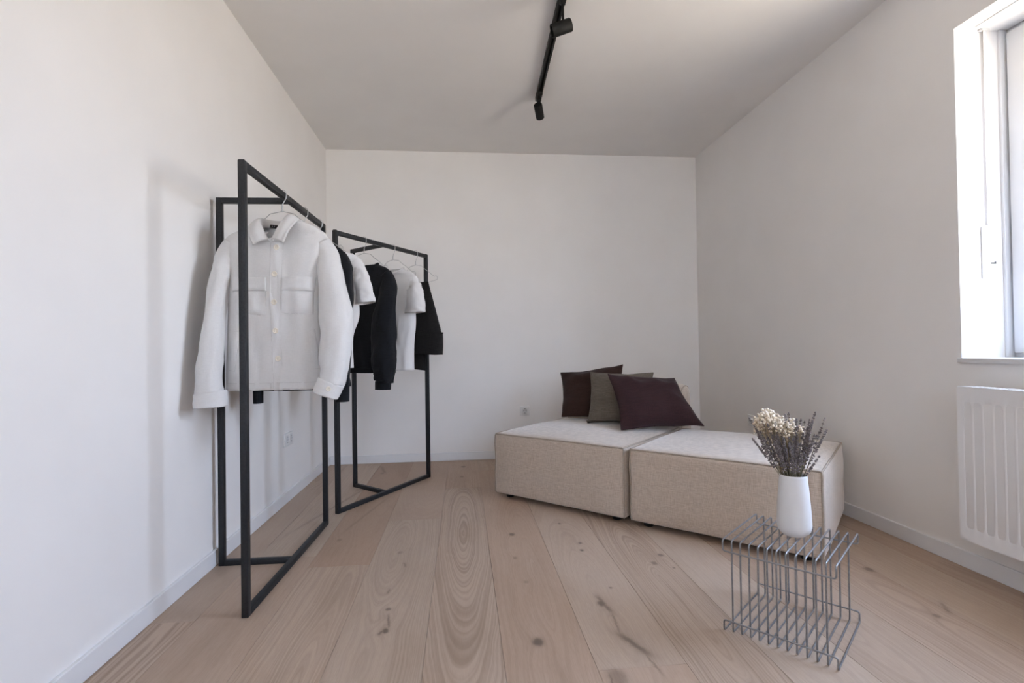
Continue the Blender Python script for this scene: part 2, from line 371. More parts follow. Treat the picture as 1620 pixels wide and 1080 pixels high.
fill_win = struct(bpy.data.objects.new('added_fill_window', None)); COL.objects.link(fill_win); fill_win.location = ((GX0 + GX1) / 2, YF - .09, GZ0)  # added window out of view, lets in fill daylight
f2 = MB(); a = .07
f2.box((GX0, YF - .13, GZ0), (GX0 + a, YF - .06, GZ1), .004); f2.box((GX1 - a, YF - .13, GZ0), (GX1, YF - .06, GZ1), .004); f2.box((GX0 + a, YF - .13, GZ0), (GX1 - a, YF - .06, GZ0 + a), .004); f2.box((GX0 + a, YF - .13, GZ1 - a), (GX1 - a, YF - .06, GZ1), .004)
xm = (GX0 + GX1) / 2; f2.box((xm - .05, YF - .13, GZ0 + a), (xm + .05, YF - .06, GZ1 - a), .004)
at(fill_win, f2).build('window_frame', M['pvc'], fill_win)
for x0, x1 in ((GX0 + a, xm - .05), (xm + .05, GX1 - a)):
    at(fill_win, MB().box((x0 - .01, YF - .10, GZ0 + a - .01), (x1 + .01, YF - .094, GZ1 - a + .01))).build('window_pane', M['glass'], fill_win, smooth=False)

# roller-shutter strap winder on the window reveal
t = thing('strap_winder', 'white roller shutter strap winder on the window reveal', 'strap winder', (XR + .133, WY1, 1.195))
MB().box((-.033, -.016, 0), (.033, 0, .225), .006, 3).build('winder_plate', M['plate'], t)
MB().box((-.006, -.0175, .062), (.018, -.0155, .074), .001).build('strap_slot', M['dark'], t)
st = MB(); st.box((-.010, -.0178, .070), (.008, -.0158, .215), .0005); st.box((-.010, -.0125, .213), (.008, -.0105, 1.05), .0005); st.build('strap', M['pvc'], t)
MB().box((-.022, -.020, 1.045), (.012, 0, 1.055), .002).build('strap_guide', M['well'], t)

# radiator -----------------------------------------------------------
RX, RY1, RY0, RZ0, RZ1 = 1.973, 1.882, .88, .150, .752
rad = thing('radiator', 'white panel radiator with vertical flutes under the window', 'radiator', (RX + .03, (RY0 + RY1) / 2, 0))
off = Matrix.Translation(-rad.location)
pm = MB(); nU = 0; rows = []
ys = []; y = RY1; pitch = .0393
prof = []
mar = .022
prof.append((RY1, 0)); prof.append((RY1 - mar, 0))
k = 0; y = RY1 - mar
while y - pitch > RY0 + mar:
    for fr_, dx in ((.12, 0), (.18, .0012), (.26, .004), (.36, .0068), (.46, .0082), (.56, .0082), (.66, .0068), (.76, .004), (.84, .0012), (.9, 0), (1., 0)):
        prof.append((y - pitch * fr_, dx))
    y -= pitch
prof.append((RY0, 0))
zs = [(RZ0, 0), (RZ0 + .050, 0), (RZ0 + .060, .35), (RZ0 + .070, .9), (RZ0 + .085, 1), (RZ1 - .085, 1), (RZ1 - .070, .9), (RZ1 - .062, .35), (RZ1 - .052, 0), (RZ1, 0)]
pm.grid([[(RX + dx * f, yy, z) for yy, dx in prof] for z, f in zs])
pm.box((RX + .0005, RY0, RZ0), (RX + .012, RY1, RZ1), .003)
pm.v = [p if p[0] > RX + .0004 or True else p for p in pm.v]
pm.xf(off).build('fluted_panel', M['enamel'], rad, angle=40)
g = MB(); g.box((RX + .002, RY0, RZ1 - .004), (RX + .062, RY1, RZ1 + .006), .002)
for i in range(44): g.box((RX + .014, RY0 + .03 + i * .0215, RZ1 + .0055), (RX + .052, RY0 + .044 + i * .0215, RZ1 + .0075))
g.xf(off).build('top_grille', M['enamel'], rad)
MB().box((RX + .010, RY1 - .0035, RZ0 + .01), (RX + .062, RY1 - .0005, RZ1), .001).xf(off).build('side_cover', M['enamel'], rad)
MB().box((RX + .010, RY0 + .0005, RZ0 + .01), (RX + .062, RY0 + .0035, RZ1), .001).xf(off).build('side_cover', M['enamel'], rad)
MB().box((RX + .05, RY0 + .01, RZ0 + .005), (RX + .062, RY1 - .01, RZ1 - .01), .002).xf(off).build('back_panel', M['enamel'], rad)
for yy in (RY1 - .15, RY0 + .15):
    MB().box((RX + .06, yy - .015, RZ0 + .05), (XR - .0005, yy + .015, RZ1 - .08), .002).xf(off).build('wall_bracket', M['enamel'], rad)

# sockets ------------------------------------------------------------
def socket(name, label, loc, rotz, n):
    """plate faces local -Y"""
    t = thing(name, label, 'socket', loc, rotz, 'wall sockets')
    wd = .081 + .071 * (n - 1)
    MB().box((-wd / 2, -.010, -.0405), (wd / 2, 0, .0405), .003, 3).build('frame', M['plate'], t)
    for k in range(n):
        x = (k - (n - 1) / 2) * .071
        MB().box((x - .0275, -.0125, -.0275), (x + .0275, -.0095, .0275), .0015).build('insert', M['plate'], t)
        R = Matrix.Translation((x, -.0126, 0)) @ Matrix.Rotation(PI / 2, 4, 'X')
        wl = MB(); wl.lathe([(.0195, .0), (.0215, .0012), (.0205, .0016), (.0185, .0008), (.0, .0006)], 28); wl.xf(R).build('well', M['well'], t)
        h = MB()
        for s in (-1, 1): h.lathe([(.0028, 0), (.0028, .0011), (0., .0012)], 10, (s * .0095, 0, 0)); h.box((-.003, s * .0175 - .0025, 0), (.003, s * .0175 + .0025, .0018))
        h.xf(R).build('contact_holes', M['dark'], t)
    return t
socket('wall_socket', 'white double socket on the left wall behind the front clothes rack', (XL, 3.352, .386), PI / 2, 2)
socket('wall_socket', 'white single socket on the back wall left of the sofa', (.519, YB, .400), 0, 1)
socket('wall_socket', 'white single socket on the right wall just above the sofa, behind the dried flowers', (XR, 3.53, .386), -PI / 2, 1)

# ------------------------------------------------------------------ clothes racks
def rack(label, F, Fr, Bk, height, t_join=.49, tb=.024):
    """F,Fr: feet of the main frame; Bk: foot of the rear post"""
    F = V(*F, 0); Fr = V(*Fr, 0); Bk = V(*Bk, 0)
    d = (Fr - F).normalized(); n = V(-d.y, d.x, 0)
    c = (F + Fr) / 2
    t = thing('clothes_rack', label, 'clothes rack', tuple(c), 0, 'black clothes racks')
    O = Matrix.Translation(-c); hb = tb / 2; up = V(0, 0, 1)
    def post(P, dirn, nm):
        mb = MB(); z0 = 0.; mb.bar(P, P + up * height, tb, tb, up=tuple(dirn)); 
        return mb.xf(O).build(nm, M['steel_black'], t)
    post(F, n, 'post'); post(Fr, n, 'post')
    J = F + (Fr - F) * t_join; e = (Bk - J).normalized()
    post(Bk, V(-e.y, e.x, 0), 'post')
    for nm, z in (('hanging_rail', height - hb), ('floor_bar', hb)):
        MB().bar(F + d * hb + up * z, Fr - d * hb + up * z, tb, tb).xf(O).build(nm, M['steel_black'], t)
    for nm, z in (('top_brace', height - hb), ('floor_brace', hb)):
        MB().bar(J + e * hb + up * z, Bk - e * hb + up * z, tb, tb).xf(O).build(nm, M['steel_black'], t)
    for P, s in ((F, 1), (Fr, -1)):
        cp = MB(); cp.box((-.010, -.010, 0), (.010, .010, .0025), .001, 2, Matrix.Translation(P + up * height)); cp.xf(O).build('end_cap', M['steel_black'], t)
    # screw heads: where braces meet and on the inner sides of the far post
    for Pp, dr in ((J + up * (height - hb), -e), (J + up * hb, -e)):
        q = Pp + dr * (hb + .0005)
        Rm = Matrix.Translation(q) @ Vector((0, 0, 1)).rotation_difference(dr).to_matrix().to_4x4()
        MB().lathe([(.0045, 0), (.0045, .0012), (.002, .002), (0, .002)], 12).xf(O @ Rm).build('screw', M['screw'], t)
    for zz in (.06, .105, height - .10, height - .055):
        q = Fr - d * (hb + .0003) + up * zz
        Rm = Matrix.Translation(q) @ Vector((0, 0, 1)).rotation_difference(-d).to_matrix().to_4x4()
        MB().lathe([(.0035, 0), (.0035, .001), (0, .0012)], 12).xf(O @ Rm).build('screw', M['screw'], t)
    return t
R1F, R1B = (-.777, 1.912), (-.746, 2.855)
R2F, R2B = (-.726, 3.042), (-.262, 3.806)
RH = 1.622
rack('black steel clothes rack nearest the camera, holding the white overshirt', R1F, R1B, (-1.066, 2.382), RH)
rack('black steel clothes rack further back, standing near the back wall', R2F, R2B, (-.748, 3.622), 1.632, .47)

# ------------------------------------------------------------------ hangers
GR = 'wire clothes hangers'
def hanger(hook, rotz, label, zr):
    """local frame: X along the shoulders, Y along the rail (away from the camera), Z height above the floor; zr top of rail"""
    t = thing('wire_hanger', label, 'hanger', (hook[0], hook[1], 0), rotz, GR)
    r = .0016
    hk = []
    for k in range(13):
        a = PI * k / 12
        hk.append((.0178 * math.cos(a), 0, zr - .008 + .0178 * math.sin(a)))
    hook_path = [(0, 0, 1.535), (0, 0, 1.556), (.003, 0, 1.572), (.0165, 0, 1.596)] + hk + [(-.0185, 0, zr - .022)]
    MB().tube(hook_path, r, 8).build('hook', M['wire'], t)
    tw = [(.0032 * math.cos(k * .9), .0032 * math.sin(k * .9), 1.538 + k * .0011) for k in range(26)]
    MB().tube(tw, .0013, 6).build('twisted_neck', M['wire'], t)
    sh = [(0, 0, 1.540), (.02, 0, 1.534), (.05, 0, 1.529), (.072, 0, 1.508), (.1, 0, 1.489), (.155, 0, 1.447), (.165, 0, 1.446), (.172, 0, 1.451), (.185, 0, 1.436), (.181, 0, 1.421), (.11, 0, 1.409)]
    loop = sh + [(0, 0, 1.408)] + [(-x, yy, z) for x, yy, z in reversed(sh)][:-1]
    MB().tube(fillet(loop, .008, 3, True), r, 8, closed=True).build('shoulder_loop', M['wire'], t)
    return t
r1 = math.atan2(-.0366, .999); r2 = math.atan2(-.521, .853)
H1, H2, H3 = (-.765, 2.283), (-.7555, 2.56), (-.748, 2.785)
K1, K2, K3 = (-.601, 3.248), (-.456, 3.486), (-.326, 3.701)
hanger(H1, r1, 'thin wire hanger holding the white overshirt', RH)
hanger(H2, r1, 'thin wire hanger directly behind the white overshirt, holding the black knit jumper', RH)
hanger(H3, r1, 'thin wire hanger at the far end of the front rack, holding a white T-shirt', RH)
hanger(K1, r2, 'thin wire hanger holding the black sweater on the back rack', 1.632)
hanger(K2, r2, 'thin wire hanger holding the white T-shirt on the back rack', 1.632)
hanger(K3, r2, 'thin wire hanger at the far right end, holding the black trousers', 1.632)

# ------------------------------------------------------------------ garments
class Body:
    """torso tube described by levels (z, xl, xr, yf, yb); y<0 is the front"""
    def __init__(self, levels, e=2.5, fold=.008, seed=0., n=72, m=64, dip=0., dip_z=None):
        self.L = catmull(levels, m); self.e = e; self.fold = fold; self.seed = seed; self.n = n; self.dip = dip
        self.z0 = levels[0][0]; self.z1 = levels[-1][0]; self.dz = dip_z if dip_z is not None else self.z1 - .06
    def lev(self, z):
        L = self.L
        for i in range(len(L) - 1):
            if L[i][0] <= z <= L[i + 1][0]:
                f = (z - L[i][0]) / max(1e-6, L[i + 1][0] - L[i][0]); return [a + (b - a) * f for a, b in zip(L[i], L[i + 1])]
        return list(L[0] if z < L[0][0] else L[-1])
    def disp(self, x, z, side):
        s = self.seed + side * 13.
        down = min(1., max(0., (self.z1 - z) / (self.z1 - self.z0)))
        w = x + .025 * nz(z * 3. + s, s, 1.)
        a = nz(w * 12. + s, z * 1.1, s) + .7 * (1 - 2.2 * abs(nz(w * 15. + z * 2.5 + s, z * 2. + s, 2.))) * .6 + .35 * nz(w * 38. - z * 7., z * 9. + s, 5.)
        return self.fold * a * (.35 + .9 * down)
    def front_y(self, x, z):
        _, xl, xr, yf, yb = self.lev(z); xc, hw = (xl + xr) / 2, (xr - xl) / 2; t = min(.999, abs(x - xc) / hw)
        k = (1 - t ** self.e) ** (1 / self.e)
        return (yf + yb) / 2 - (yb - yf) / 2 * k - self.disp(x, z, 0) * k
    def mesh(self, skip=None):
        rings = []
        for (z, xl, xr, yf, yb) in self.L:
            xc, hw, ym, hd = (xl + xr) / 2, (xr - xl) / 2, (yf + yb) / 2, (yb - yf) / 2; row = []
            for k in range(self.n):
                a = 2 * PI * k / self.n; c, s = math.cos(a), math.sin(a)
                x = xc + hw * math.copysign(abs(c) ** (2 / self.e), c); kk = abs(s) ** (2 / self.e)
                y = ym + hd * math.copysign(kk, s)
                y += math.copysign(1, s) * self.disp(x, z, 0 if s < 0 else 1) * kk
                zz = z
                if self.dip and s < 0 and z > self.dz:
                    zz -= self.dip * kk * ((z - self.dz) / (self.z1 - self.dz)) ** 1.5
                row.append((x, y, zz))
            rings.append(row)
        mb = MB(); mb.grid(rings, closed_v=True)
        if skip:
            keep = []
            for f in mb.f:
                c = sum((Vector(mb.v[i]) for i in f), Vector()) / len(f)
                if not skip(c): keep.append(f)
            mb.f = keep
        return mb
    def top_ring(self):
        mb = self.mesh(); return mb.v[-self.n:]
def sleeve(path, seed, wr=.006, n=36, m=44, e=2.2):
    """path: (x,z,y,half_width,half_depth)"""
    L = catmull(path, m); rings = []
    for i, (x, z, y, hw, hd) in enumerate(L):
        a = L[max(i - 1, 0)]; b = L[min(i + 1, m - 1)]; tx, tz = b[0] - a[0], b[1] - a[1]; q = math.hypot(tx, tz) or 1; wx, wz = -tz / q, tx / q
        if wx < 0: wx, wz = -wx, -wz
        row = []
        for k in range(n):
            an = 2 * PI * k / n; c, s = math.cos(an), math.sin(an)
            cx = math.copysign(abs(c) ** (2 / e), c); sy = math.copysign(abs(s) ** (2 / e), s)
            f = i / (m - 1)
            d = wr * (nz(c * 1.3 + seed, s * 1.3, f * 7. + seed) + .6 * nz(c * 2.5 + f * 5, s * 2.5 + seed, f * 15.)) * min(1, f * 3 + .15)
            row.append((x + wx * (hw + d) * cx, y + (hd + d) * sy, z + wz * (hw + d) * cx))
        rings.append(row)
    return rings
def patch(body, quad, off, nu=10, nv=10, th=.002, name='pocket', m=None, parent=None, puff=.0, seam_shade=True):
    """cloth piece sewn on the front; quad in (x,z): top-left, top-right, bottom-right, bottom-left"""
    (ax, az), (bx, bz), (cx, cz), (dx, dz) = quad; P = []
    for j in range(nv + 1):
        v = j / nv; row = []
        for i in range(nu + 1):
            u = i / nu; x = (ax * (1 - u) + bx * u) * (1 - v) + (dx * (1 - u) + cx * u) * v; z = (az * (1 - u) + bz * u) * (1 - v) + (dz * (1 - u) + cz * u) * v
            edge = min(u, 1 - u, v, 1 - v)
            o = off + puff * (1 - (1 - min(1, edge * 5)) ** 2) + .0012 * nz(x * 40, z * 40, 3.)
            row.append((x, body.front_y(x, z) - o, z))
        P.append(row)
    # close the sides back to the cloth so that the piece has a real thickness
    mb = MB(); mb.grid(P)
    rim = [P[0][i] for i in range(nu + 1)] + [P[j][nu] for j in range(1, nv + 1)] + [P[nv][i] for i in range(nu - 1, -1, -1)] + [P[j][0] for j in range(nv - 1, 0, -1)]
    back = [(p[0], p[1] + off + .002, p[2]) for p in rim]
    mb.grid([rim, back], closed_v=True)
    ob = mb.build(name, m, parent, merge=.0001)
    if seam_shade:
        base = [(p[0], p[1] + off - .0008, p[2]) for p in rim]
        base = [(p[0] + (p[0] - (ax + cx) / 2) * .012, p[1], p[2] + (p[2] - (az + cz) / 2) * .012) for p in base]
        MB().tube(base, .0013, 5, closed=True).build('seam_shade_line', M['seam_shade'], ob)  # dark seam line, draws the edge shadow round the piece
    return ob
def seam(body, pts, parent, m, r=.0011, off=.0012, name='seam'):
    P = []
    for a, b in zip(pts[:-1], pts[1:]):
        for k in range(8):
            f = k / 8; x = a[0] + (b[0] - a[0]) * f; z = a[1] + (b[1] - a[1]) * f; P.append((x, body.front_y(x, z) - off, z))
    x, z = pts[-1]; P.append((x, body.front_y(x, z) - off, z))
    return MB().tube(P, r, 6).build(name, m, parent)

# ---- white overshirt --------------------------------------------------
jk = thing('overshirt', 'white button-up overshirt with two chest pockets, hanging nearest the camera', 'shirt', (H1[0], H1[1], 0), r1)
JB = Body([(.778, -.226, .184, -.085, .070), (.86, -.225, .182, -.087, .072), (1.0, -.218, .176, -.088, .072), (1.15, -.213, .174, -.088, .068), (1.25, -.212, .174, -.082, .062), (1.33, -.218, .182, -.070, .052), (1.385, -.226, .191, -.058, .042),
           (1.413, -.230, .195, -.046, .034), (1.434, -.215, .187, -.040, .030), (1.452, -.172, .168, -.042, .032), (1.472, -.122, .136, -.048, .038), (1.488, -.096, .098, -.053, .044), (1.502, -.082, .052, -.056, .050)], 2.7, .021, 3.1)
def vcut(c): return c.y < 0 and c.z > 1.388 and abs(c.x + .0195) < (c.z - 1.388) * .62
JB.mesh(vcut).build('body', M['twill'], jk, solid=.003)
JSL = [(-.195, 1.393, -.004, .046, .036), (-.220, 1.350, -.008, .045, .041), (-.226, 1.31, -.022, .042, .046), (-.229, 1.266, -.04, .040, .052), (-.238, 1.166, -.065, .038, .052), (-.241, 1.032, -.095, .037, .050), (-.2425, .93, -.115, .039, .049), (-.2455, .863, -.127, .041, .048), (-.2425, .80, -.135, .047, .046), (-.2385, .772, -.141, .052, .046)]
JSR = [(.160, 1.393, -.004, .046, .036), (.187, 1.350, -.008, .046, .041), (.202, 1.29, -.03, .049, .048), (.222, 1.19, -.045, .057, .053), (.2395, 1.098, -.06, .064, .056), (.2445, 1.028, -.075, .0655, .055), (.244, .921, -.095, .060, .053), (.240, .843, -.105, .052, .049), (.231, .806, -.110, .050, .046)]
for nm, P, sd in (('sleeve', JSL, 1.), ('sleeve', JSR, 5.)):
    MB().loft(sleeve(P, sd, .007)).build(nm, M['twill'], jk, solid=.003)
for P in ([(-.2345, .779, -.140, .057, .049), (-.2305, .75, -.146, .0595, .048), (-.229, .721, -.149, .060, .047)], [(.2325, .812, -.111, .0515, .0475), (.221, .785, -.115, .0505, .047), (.210, .757, -.119, .0495, .047)]):
    c = MB().loft(sleeve(P, 8., .002, 36, 10)).build('cuff', M['twill'], jk, solid=.005)
def button(x, y, z, parent, r=.0112, nrm=(0, -1, 0)):
    R = Matrix.Translation((x, y, z)) @ Vector((0, 0, 1)).rotation_difference(Vector(nrm)).to_matrix().to_4x4()
    b = MB().lathe([(0, 0), (r, 0), (r * 1.05, .0012), (r * .95, .0026), (r * .72, .0022), (r * .6, .0017), (0, .0017)], 20)
    o = b.xf(R).build('button', M['button'], parent)
    h = MB()
    for sx in (-1, 1):
        for sy in (-1, 1): h.lathe([(.0009, .0016), (.0009, .0021), (0, .0022)], 6, (sx * r * .26, sy * r * .26, 0))
    h.xf(R).build('thread_hole', M['screw'], o)
    return o
patch(JB, [(-.024, 1.392), (.024, 1.392), (.024, .780), (-.005, .780)], .003, 6, 50, name='placket', m=M['twill'], parent=jk)
for x, z in ((.0, 1.371), (-.002, 1.257), (-.001, 1.14), (.005, 1.022), (.011, .908)):
    button(x, JB.front_y(x, z) - .0062, z, jk)
button(.236, -.1675, .785, jk, .0095, (.15, -1, 0))
for qf, qp in (([(-.170, 1.247), (-.036, 1.243), (-.033, 1.187), (-.176, 1.191)], [(-.167, 1.19), (-.036, 1.187), (-.034, 1.088), (-.158, 1.094)]),
               ([(.034, 1.246), (.157, 1.245), (.152, 1.187), (.029, 1.191)], [(.032, 1.19), (.151, 1.187), (.149, 1.091), (.028, 1.095)])):
    patch(JB, qp, .0055, 12, 10, name='chest_pocket', m=M['twill'], parent=jk, puff=.004)
    patch(JB, qf, .0105, 12, 8, name='pocket_flap', m=M['twill'], parent=jk, puff=.005)
for q in ([(-.172, 1.023), (-.143, 1.02), (-.165, .859), (-.196, .864)], [(.130, 1.026), (.153, 1.026), (.172, .866), (.150, .863)]):
    patch(JB, q, .0045, 6, 14, name='hand_pocket_welt', m=M['twill'], parent=jk, puff=.002)
patch(JB, [(-.205, .806), (.165, .806), (.165, .779), (-.205, .779)], .0012, 40, 4, name='hem_band', m=M['twill'], parent=jk, seam_shade=False)
seam(JB, [(-.21, .808), (-.02, .808), (.168, .808)], jk, M['seam_shade'], .0010, .0024, 'hem_stitching')
# yoke seams over the shoulders
seam(JB, [(.050, 1.462), (.10, 1.44), (.150, 1.405)], jk, M['seam_shade'], .0010, .0005, 'yoke_seam')
seam(JB, [(-.090, 1.445), (-.14, 1.43), (-.188, 1.398)], jk, M['seam_shade'], .0010, .0005, 'yoke_seam')
# collar
F_ = [(-.028, -.082, 1.400), (-.052, -.076, 1.447), (-.077, -.045, 1.496), (-.064, .028, 1.507), (-.02, .054, 1.509), (.018, .038, 1.513), (.037, -.035, 1.518), (.012, -.076, 1.457), (-.013, -.082, 1.402)]
O_ = [(-.084, -.096, 1.376), (-.108, -.088, 1.428), (-.124, -.035, 1.466), (-.098, .052, 1.465), (-.02, .078, 1.464), (.060, .060, 1.470), (.085, -.035, 1.494), (.063, -.088, 1.441), (.040, -.096, 1.386)]
B_ = [(-.026, -.070, 1.396), (-.048, -.062, 1.430), (-.068, -.025, 1.462), (-.056, .026, 1.472), (-.02, .046, 1.474), (.015, .030, 1.474), (.028, -.022, 1.470), (.006, -.062, 1.430), (-.015, -.070, 1.397)]
nn = 49; Fc, Oc, Bc = catmull(F_, nn), catmull(O_, nn), catmull(B_, nn); rows = []
for f in (0, .33, .66, .88): rows.append([tuple(Vector(b) * (1 - f) + Vector(a) * f) for a, b in zip(Fc, Bc)])
for f in (0, .06, .14, .3, .5, .7, .86, 1.):
    rows.append([tuple(Vector(a) * (1 - f) + Vector(b) * f + V(0, -.008 if a[1] < 0 else .006, .004) * math.sin(PI * min(1, f * 1.15))) for a, b in zip(Fc, Oc)])
col = MB(); col.grid(rows); cobj = col.build('collar', M['twill'], jk, solid=.004, angle=80)
MB().tube([tuple(Vector(p) * .9 + Vector(q) * .1 + V(0, -.0035 if p[1] < 0 else .003, 0)) for p, q in zip(Oc, Fc)], .0012, 6).build('collar_stitching', M['twill'], cobj)
def stand(i, f, o): return tuple(Vector(Fc[i]) * (1 - f) + Vector(Bc[i]) * f + V(0, -o, 0))
lb = MB(); lb.grid([[stand(i + sh, f, .0045) for i in range(17, 26)] for f, sh in ((.98, 0), (.55, 1))])
lo = lb.build('neck_label', M['label'], jk, solid=.001)
tx = MB()
for k, h in enumerate((1, .7, 1, 0, .8, 1, .6, 1)):
    if h:
        i = 19 + k * .8; i0 = int(i); a = Vector(stand(i0, .86, .0054)); b = Vector(stand(i0, .86 - .18 * h, .0054)); tx.bar(a, b, .0016, .0006, bev=0)
tx.build('label_lettering', M['thread'], lo, smooth=False)

# ---- knit jumper / tees -------------------------------------------------
def top_garment(name, label, cat, hook, rot, m, levels, sl, sr, fold, seed, cuff=None, band_r=.007, dip=.03, solid=.002, wr=.006, hem=None, group=None, e=2.4):
    t = thing(name, label, cat, (hook[0], hook[1], 0), rot, group)
    B = Body(levels, e, fold, seed, 64, 56, dip)
    B.mesh().build('body', m, t, solid=solid)
    for k, P in enumerate((sl, sr)):
        MB().loft(sleeve(P, seed + 3 * k + 1, wr)).build('sleeve', m, t, solid=solid)
        if cuff:
            x, z, y, hw, hd = P[-1]; a = P[-2]; dx, dz = x - a[0], z - a[1]; q = math.hypot(dx, dz); dx /= q; dz /= q
            rings = []
            for i in range(9):
                f = i / 8; d = f * cuff; row = []
                for kk in range(60):
                    an = 2 * PI * kk / 60; rb = 1 + (.02 if kk % 2 else -.02)
                    row.append((x + dx * d * .5 + hw * (.86 - .04 * f) * rb * math.cos(an), y + hd * .86 * rb * math.sin(an), z - d))
                rings.append(row)
            MB().loft(rings).build('ribbed_cuff', m, t, solid=.004)
    if hem:
        rings = []
        for i in range(7):
            z, xl, xr, yf, yb = B.lev(B.z0); f = i / 6; row = []
            xc, hw, ym, hd = (xl + xr) / 2, (xr - xl) / 2, (yf + yb) / 2, (yb - yf) / 2
            for kk in range(120):
                an = 2 * PI * kk / 120; rb = 1.012 + (.008 if kk % 2 else -.008); c, s = math.cos(an), math.sin(an)
                row.append((xc + hw * rb * math.copysign(abs(c) ** (2 / e), c), ym + hd * rb * math.copysign(abs(s) ** (2 / e), s), B.z0 + .004 - f * hem))
            rings.append(row)
        MB().loft(rings).build('ribbed_hem', m, t, solid=.004)
    MB().tube(B.top_ring(), band_r, 8, closed=True).build('neckband', m, t)
    return t, B

def lv(hem_z, hem_w, chest_w, sh_w, sh_z, neck_w, neck_z, d=.075, xc=0., arm_z=1.2):
    return [(hem_z, xc - hem_w, xc + hem_w, -d, d * .9), (hem_z + .16, xc - hem_w * .995, xc + hem_w * .995, -d * .98, d * .9), (arm_z - .08, xc - chest_w, xc + chest_w, -d * .95, d * .85), (arm_z + .06, xc - chest_w * .98, xc + chest_w * .98, -d * .85, d * .7),
            (sh_z - .05, xc - sh_w, xc + sh_w, -d * .62, d * .5), (sh_z, xc - sh_w * .95, xc + sh_w * .95, -d * .42, d * .36), (sh_z + (neck_z - sh_z) * .45, xc - (sh_w * .64 + neck_w * .34), xc + (sh_w * .64 + neck_w * .34), -d * .42, d * .38),
            (neck_z - .012, xc - neck_w * 1.12, xc + neck_w * 1.12, -d * .55, d * .5), (neck_z, xc - neck_w, xc + neck_w, -d * .62, d * .55)]

sl = [(-0.153, 1.392, 0, .044, 0.03), (-0.178, 1.350, 0, .043, 0.038), (-.190, 1.30, -.004, .038, .046), (-.196, 1.15, -.012, .037, .046), (-.206, .97, -.022, .036, .044), (-.212, .84, -.028, .030, .040), (-.212, .765, -.03, .022, .034)]
sr = [(0.153, 1.392, 0, .044, 0.03), (0.178, 1.350, 0, .043, 0.038), (.185, 1.30, -.004, .040, .046), (.188, 1.15, -.012, .040, .046), (.182, .95, -.022, .037, .044), (.180, .82, -.028, .036, .042), (.180, .765, -.03, .036, .038)]
top_garment('knit_jumper', 'black knit jumper mostly hidden right behind the white overshirt', 'jumper', H2, r1, M['knit'],
            lv(.79, .19, .17, .198, 1.412, .085, 1.475, .07), sl, sr, .010, 11., .072, .005, .03, .003, .006, .042, 'black jumpers')
sl = [(-0.175, 1.400, 0, .044, 0.026), (-0.200, 1.358, 0, .043, 0.034), (-.222, 1.31, -.006, .048, .044), (-.238, 1.235, -.010, .052, .048), (-.246, 1.19, -.012, .054, .050)]
sr = [(0.175, 1.400, 0, .044, 0.026), (0.200, 1.358, 0, .043, 0.034), (.220, 1.31, -.006, .041, .040), (.237, 1.24, -.010, .044, .046), (.2475, 1.185, -.012, .045, .049)]
top_garment('t_shirt', 'white T-shirt hanging behind the black knit jumper at the end of the front rack', 'T-shirt', H3, r1, M['jersey'],
            lv(.845, .172, .205, .222, 1.420, .085, 1.482, .062), sl, sr, .016, 23., None, .004, .04, .0018, .007, None, 'white T-shirts')
sl = [(-0.163, 1.388, 0, .044, 0.03), (-0.188, 1.346, 0, .043, 0.038), (-.200, 1.25, -.02, .05, .052), (-.18, 1.08, -.06, .055, .052), (-.13, .93, -.085, .055, .046), (-.10, .84, -.095, .045, .04), (-.09, .80, -.097, .036, .034)]
sr = [(0.163, 1.388, 0, .044, 0.03), (0.188, 1.346, 0, .043, 0.038), (.190, 1.25, -.015, .056, .046), (.176, 1.08, -.035, .078, .050), (.186, .95, -.05, .076, .050), (.193, .85, -.06, .075, .050), (.198, .795, -.062, .066, .048), (.191, .752, -.063, .058, .042)]
swt, SB = top_garment('sweater', 'black crew neck sweater with ribbed cuffs, first on the back rack', 'sweater', K1, r2, M['knit'],
            lv(.826, .152, .165, .208, 1.408, .105, 1.466, .072), sl, sr, .015, 37., .05, .005, .030, .003, .010, .032, 'black jumpers')
sl = [(-0.145, 1.394, 0, .044, 0.026), (-0.170, 1.352, 0, .043, 0.034), (-.195, 1.31, -.006, .052, .046), (-.202, 1.24, -.010, .062, .048), (-.21, 1.18, -.012, .066, .050)]
sr = [(0.145, 1.394, 0, .044, 0.026), (0.170, 1.352, 0, .043, 0.034), (.180, 1.33, -.008, .048, .042), (.189, 1.25, -.014, .060, .046), (.192, 1.175, -.02, .072, .050)]
top_garment('t_shirt', 'white T-shirt hanging between the black sweater and the black trousers', 'T-shirt', K2, r2, M['jersey'],
            lv(.80, .155, .172, .190, 1.414, .080, 1.478, .066), sl, sr, .018, 51., None, .004, .035, .0018, .007, None, 'white T-shirts')

# ---- black trousers folded over the hanger bar ----------------------------
tr = thing('trousers', 'black trousers folded over the hanger at the far right end of the back rack', 'trousers', (K3[0], K3[1], 0), r2)
TB = Body([(.905, -.185, .205, -.050, .045), (1.03, -.190, .207, -.052, .046), (1.12, -.175, .186, -.047, .042), (1.25, -.145, .150, -.038, .034), (1.34, -.122, .124, -.026, .022), (1.395, -.108, .110, -.012, .011), (1.412, -.104, .106, -.006, .005)], 2.6, .012, 71.)
TB.mesh().build('folded_legs', M['black_cotton'], tr, solid=.003)
rings = []
for i in range(14):
    f = i / 13; z = .900 + f * .145; _, xl, xr, yf, yb = TB.lev(max(z, .906)); row = []
    for k in range(64):
        a = 2 * PI * k / 64; c, s = math.cos(a), math.sin(a); x = (xl + xr) / 2 + ((xr - xl) / 2 + .006 + .005 * f) * math.copysign(abs(c) ** .77, c)
        row.append((x, (yf + yb) / 2 + ((yb - yf) / 2 + .009) * math.copysign(abs(s) ** .77, s) + .005 * nz(x * 15, z * 9, 3.), z + .006 * nz(x * 8, 0., f * 2)))
    rings.append(row)
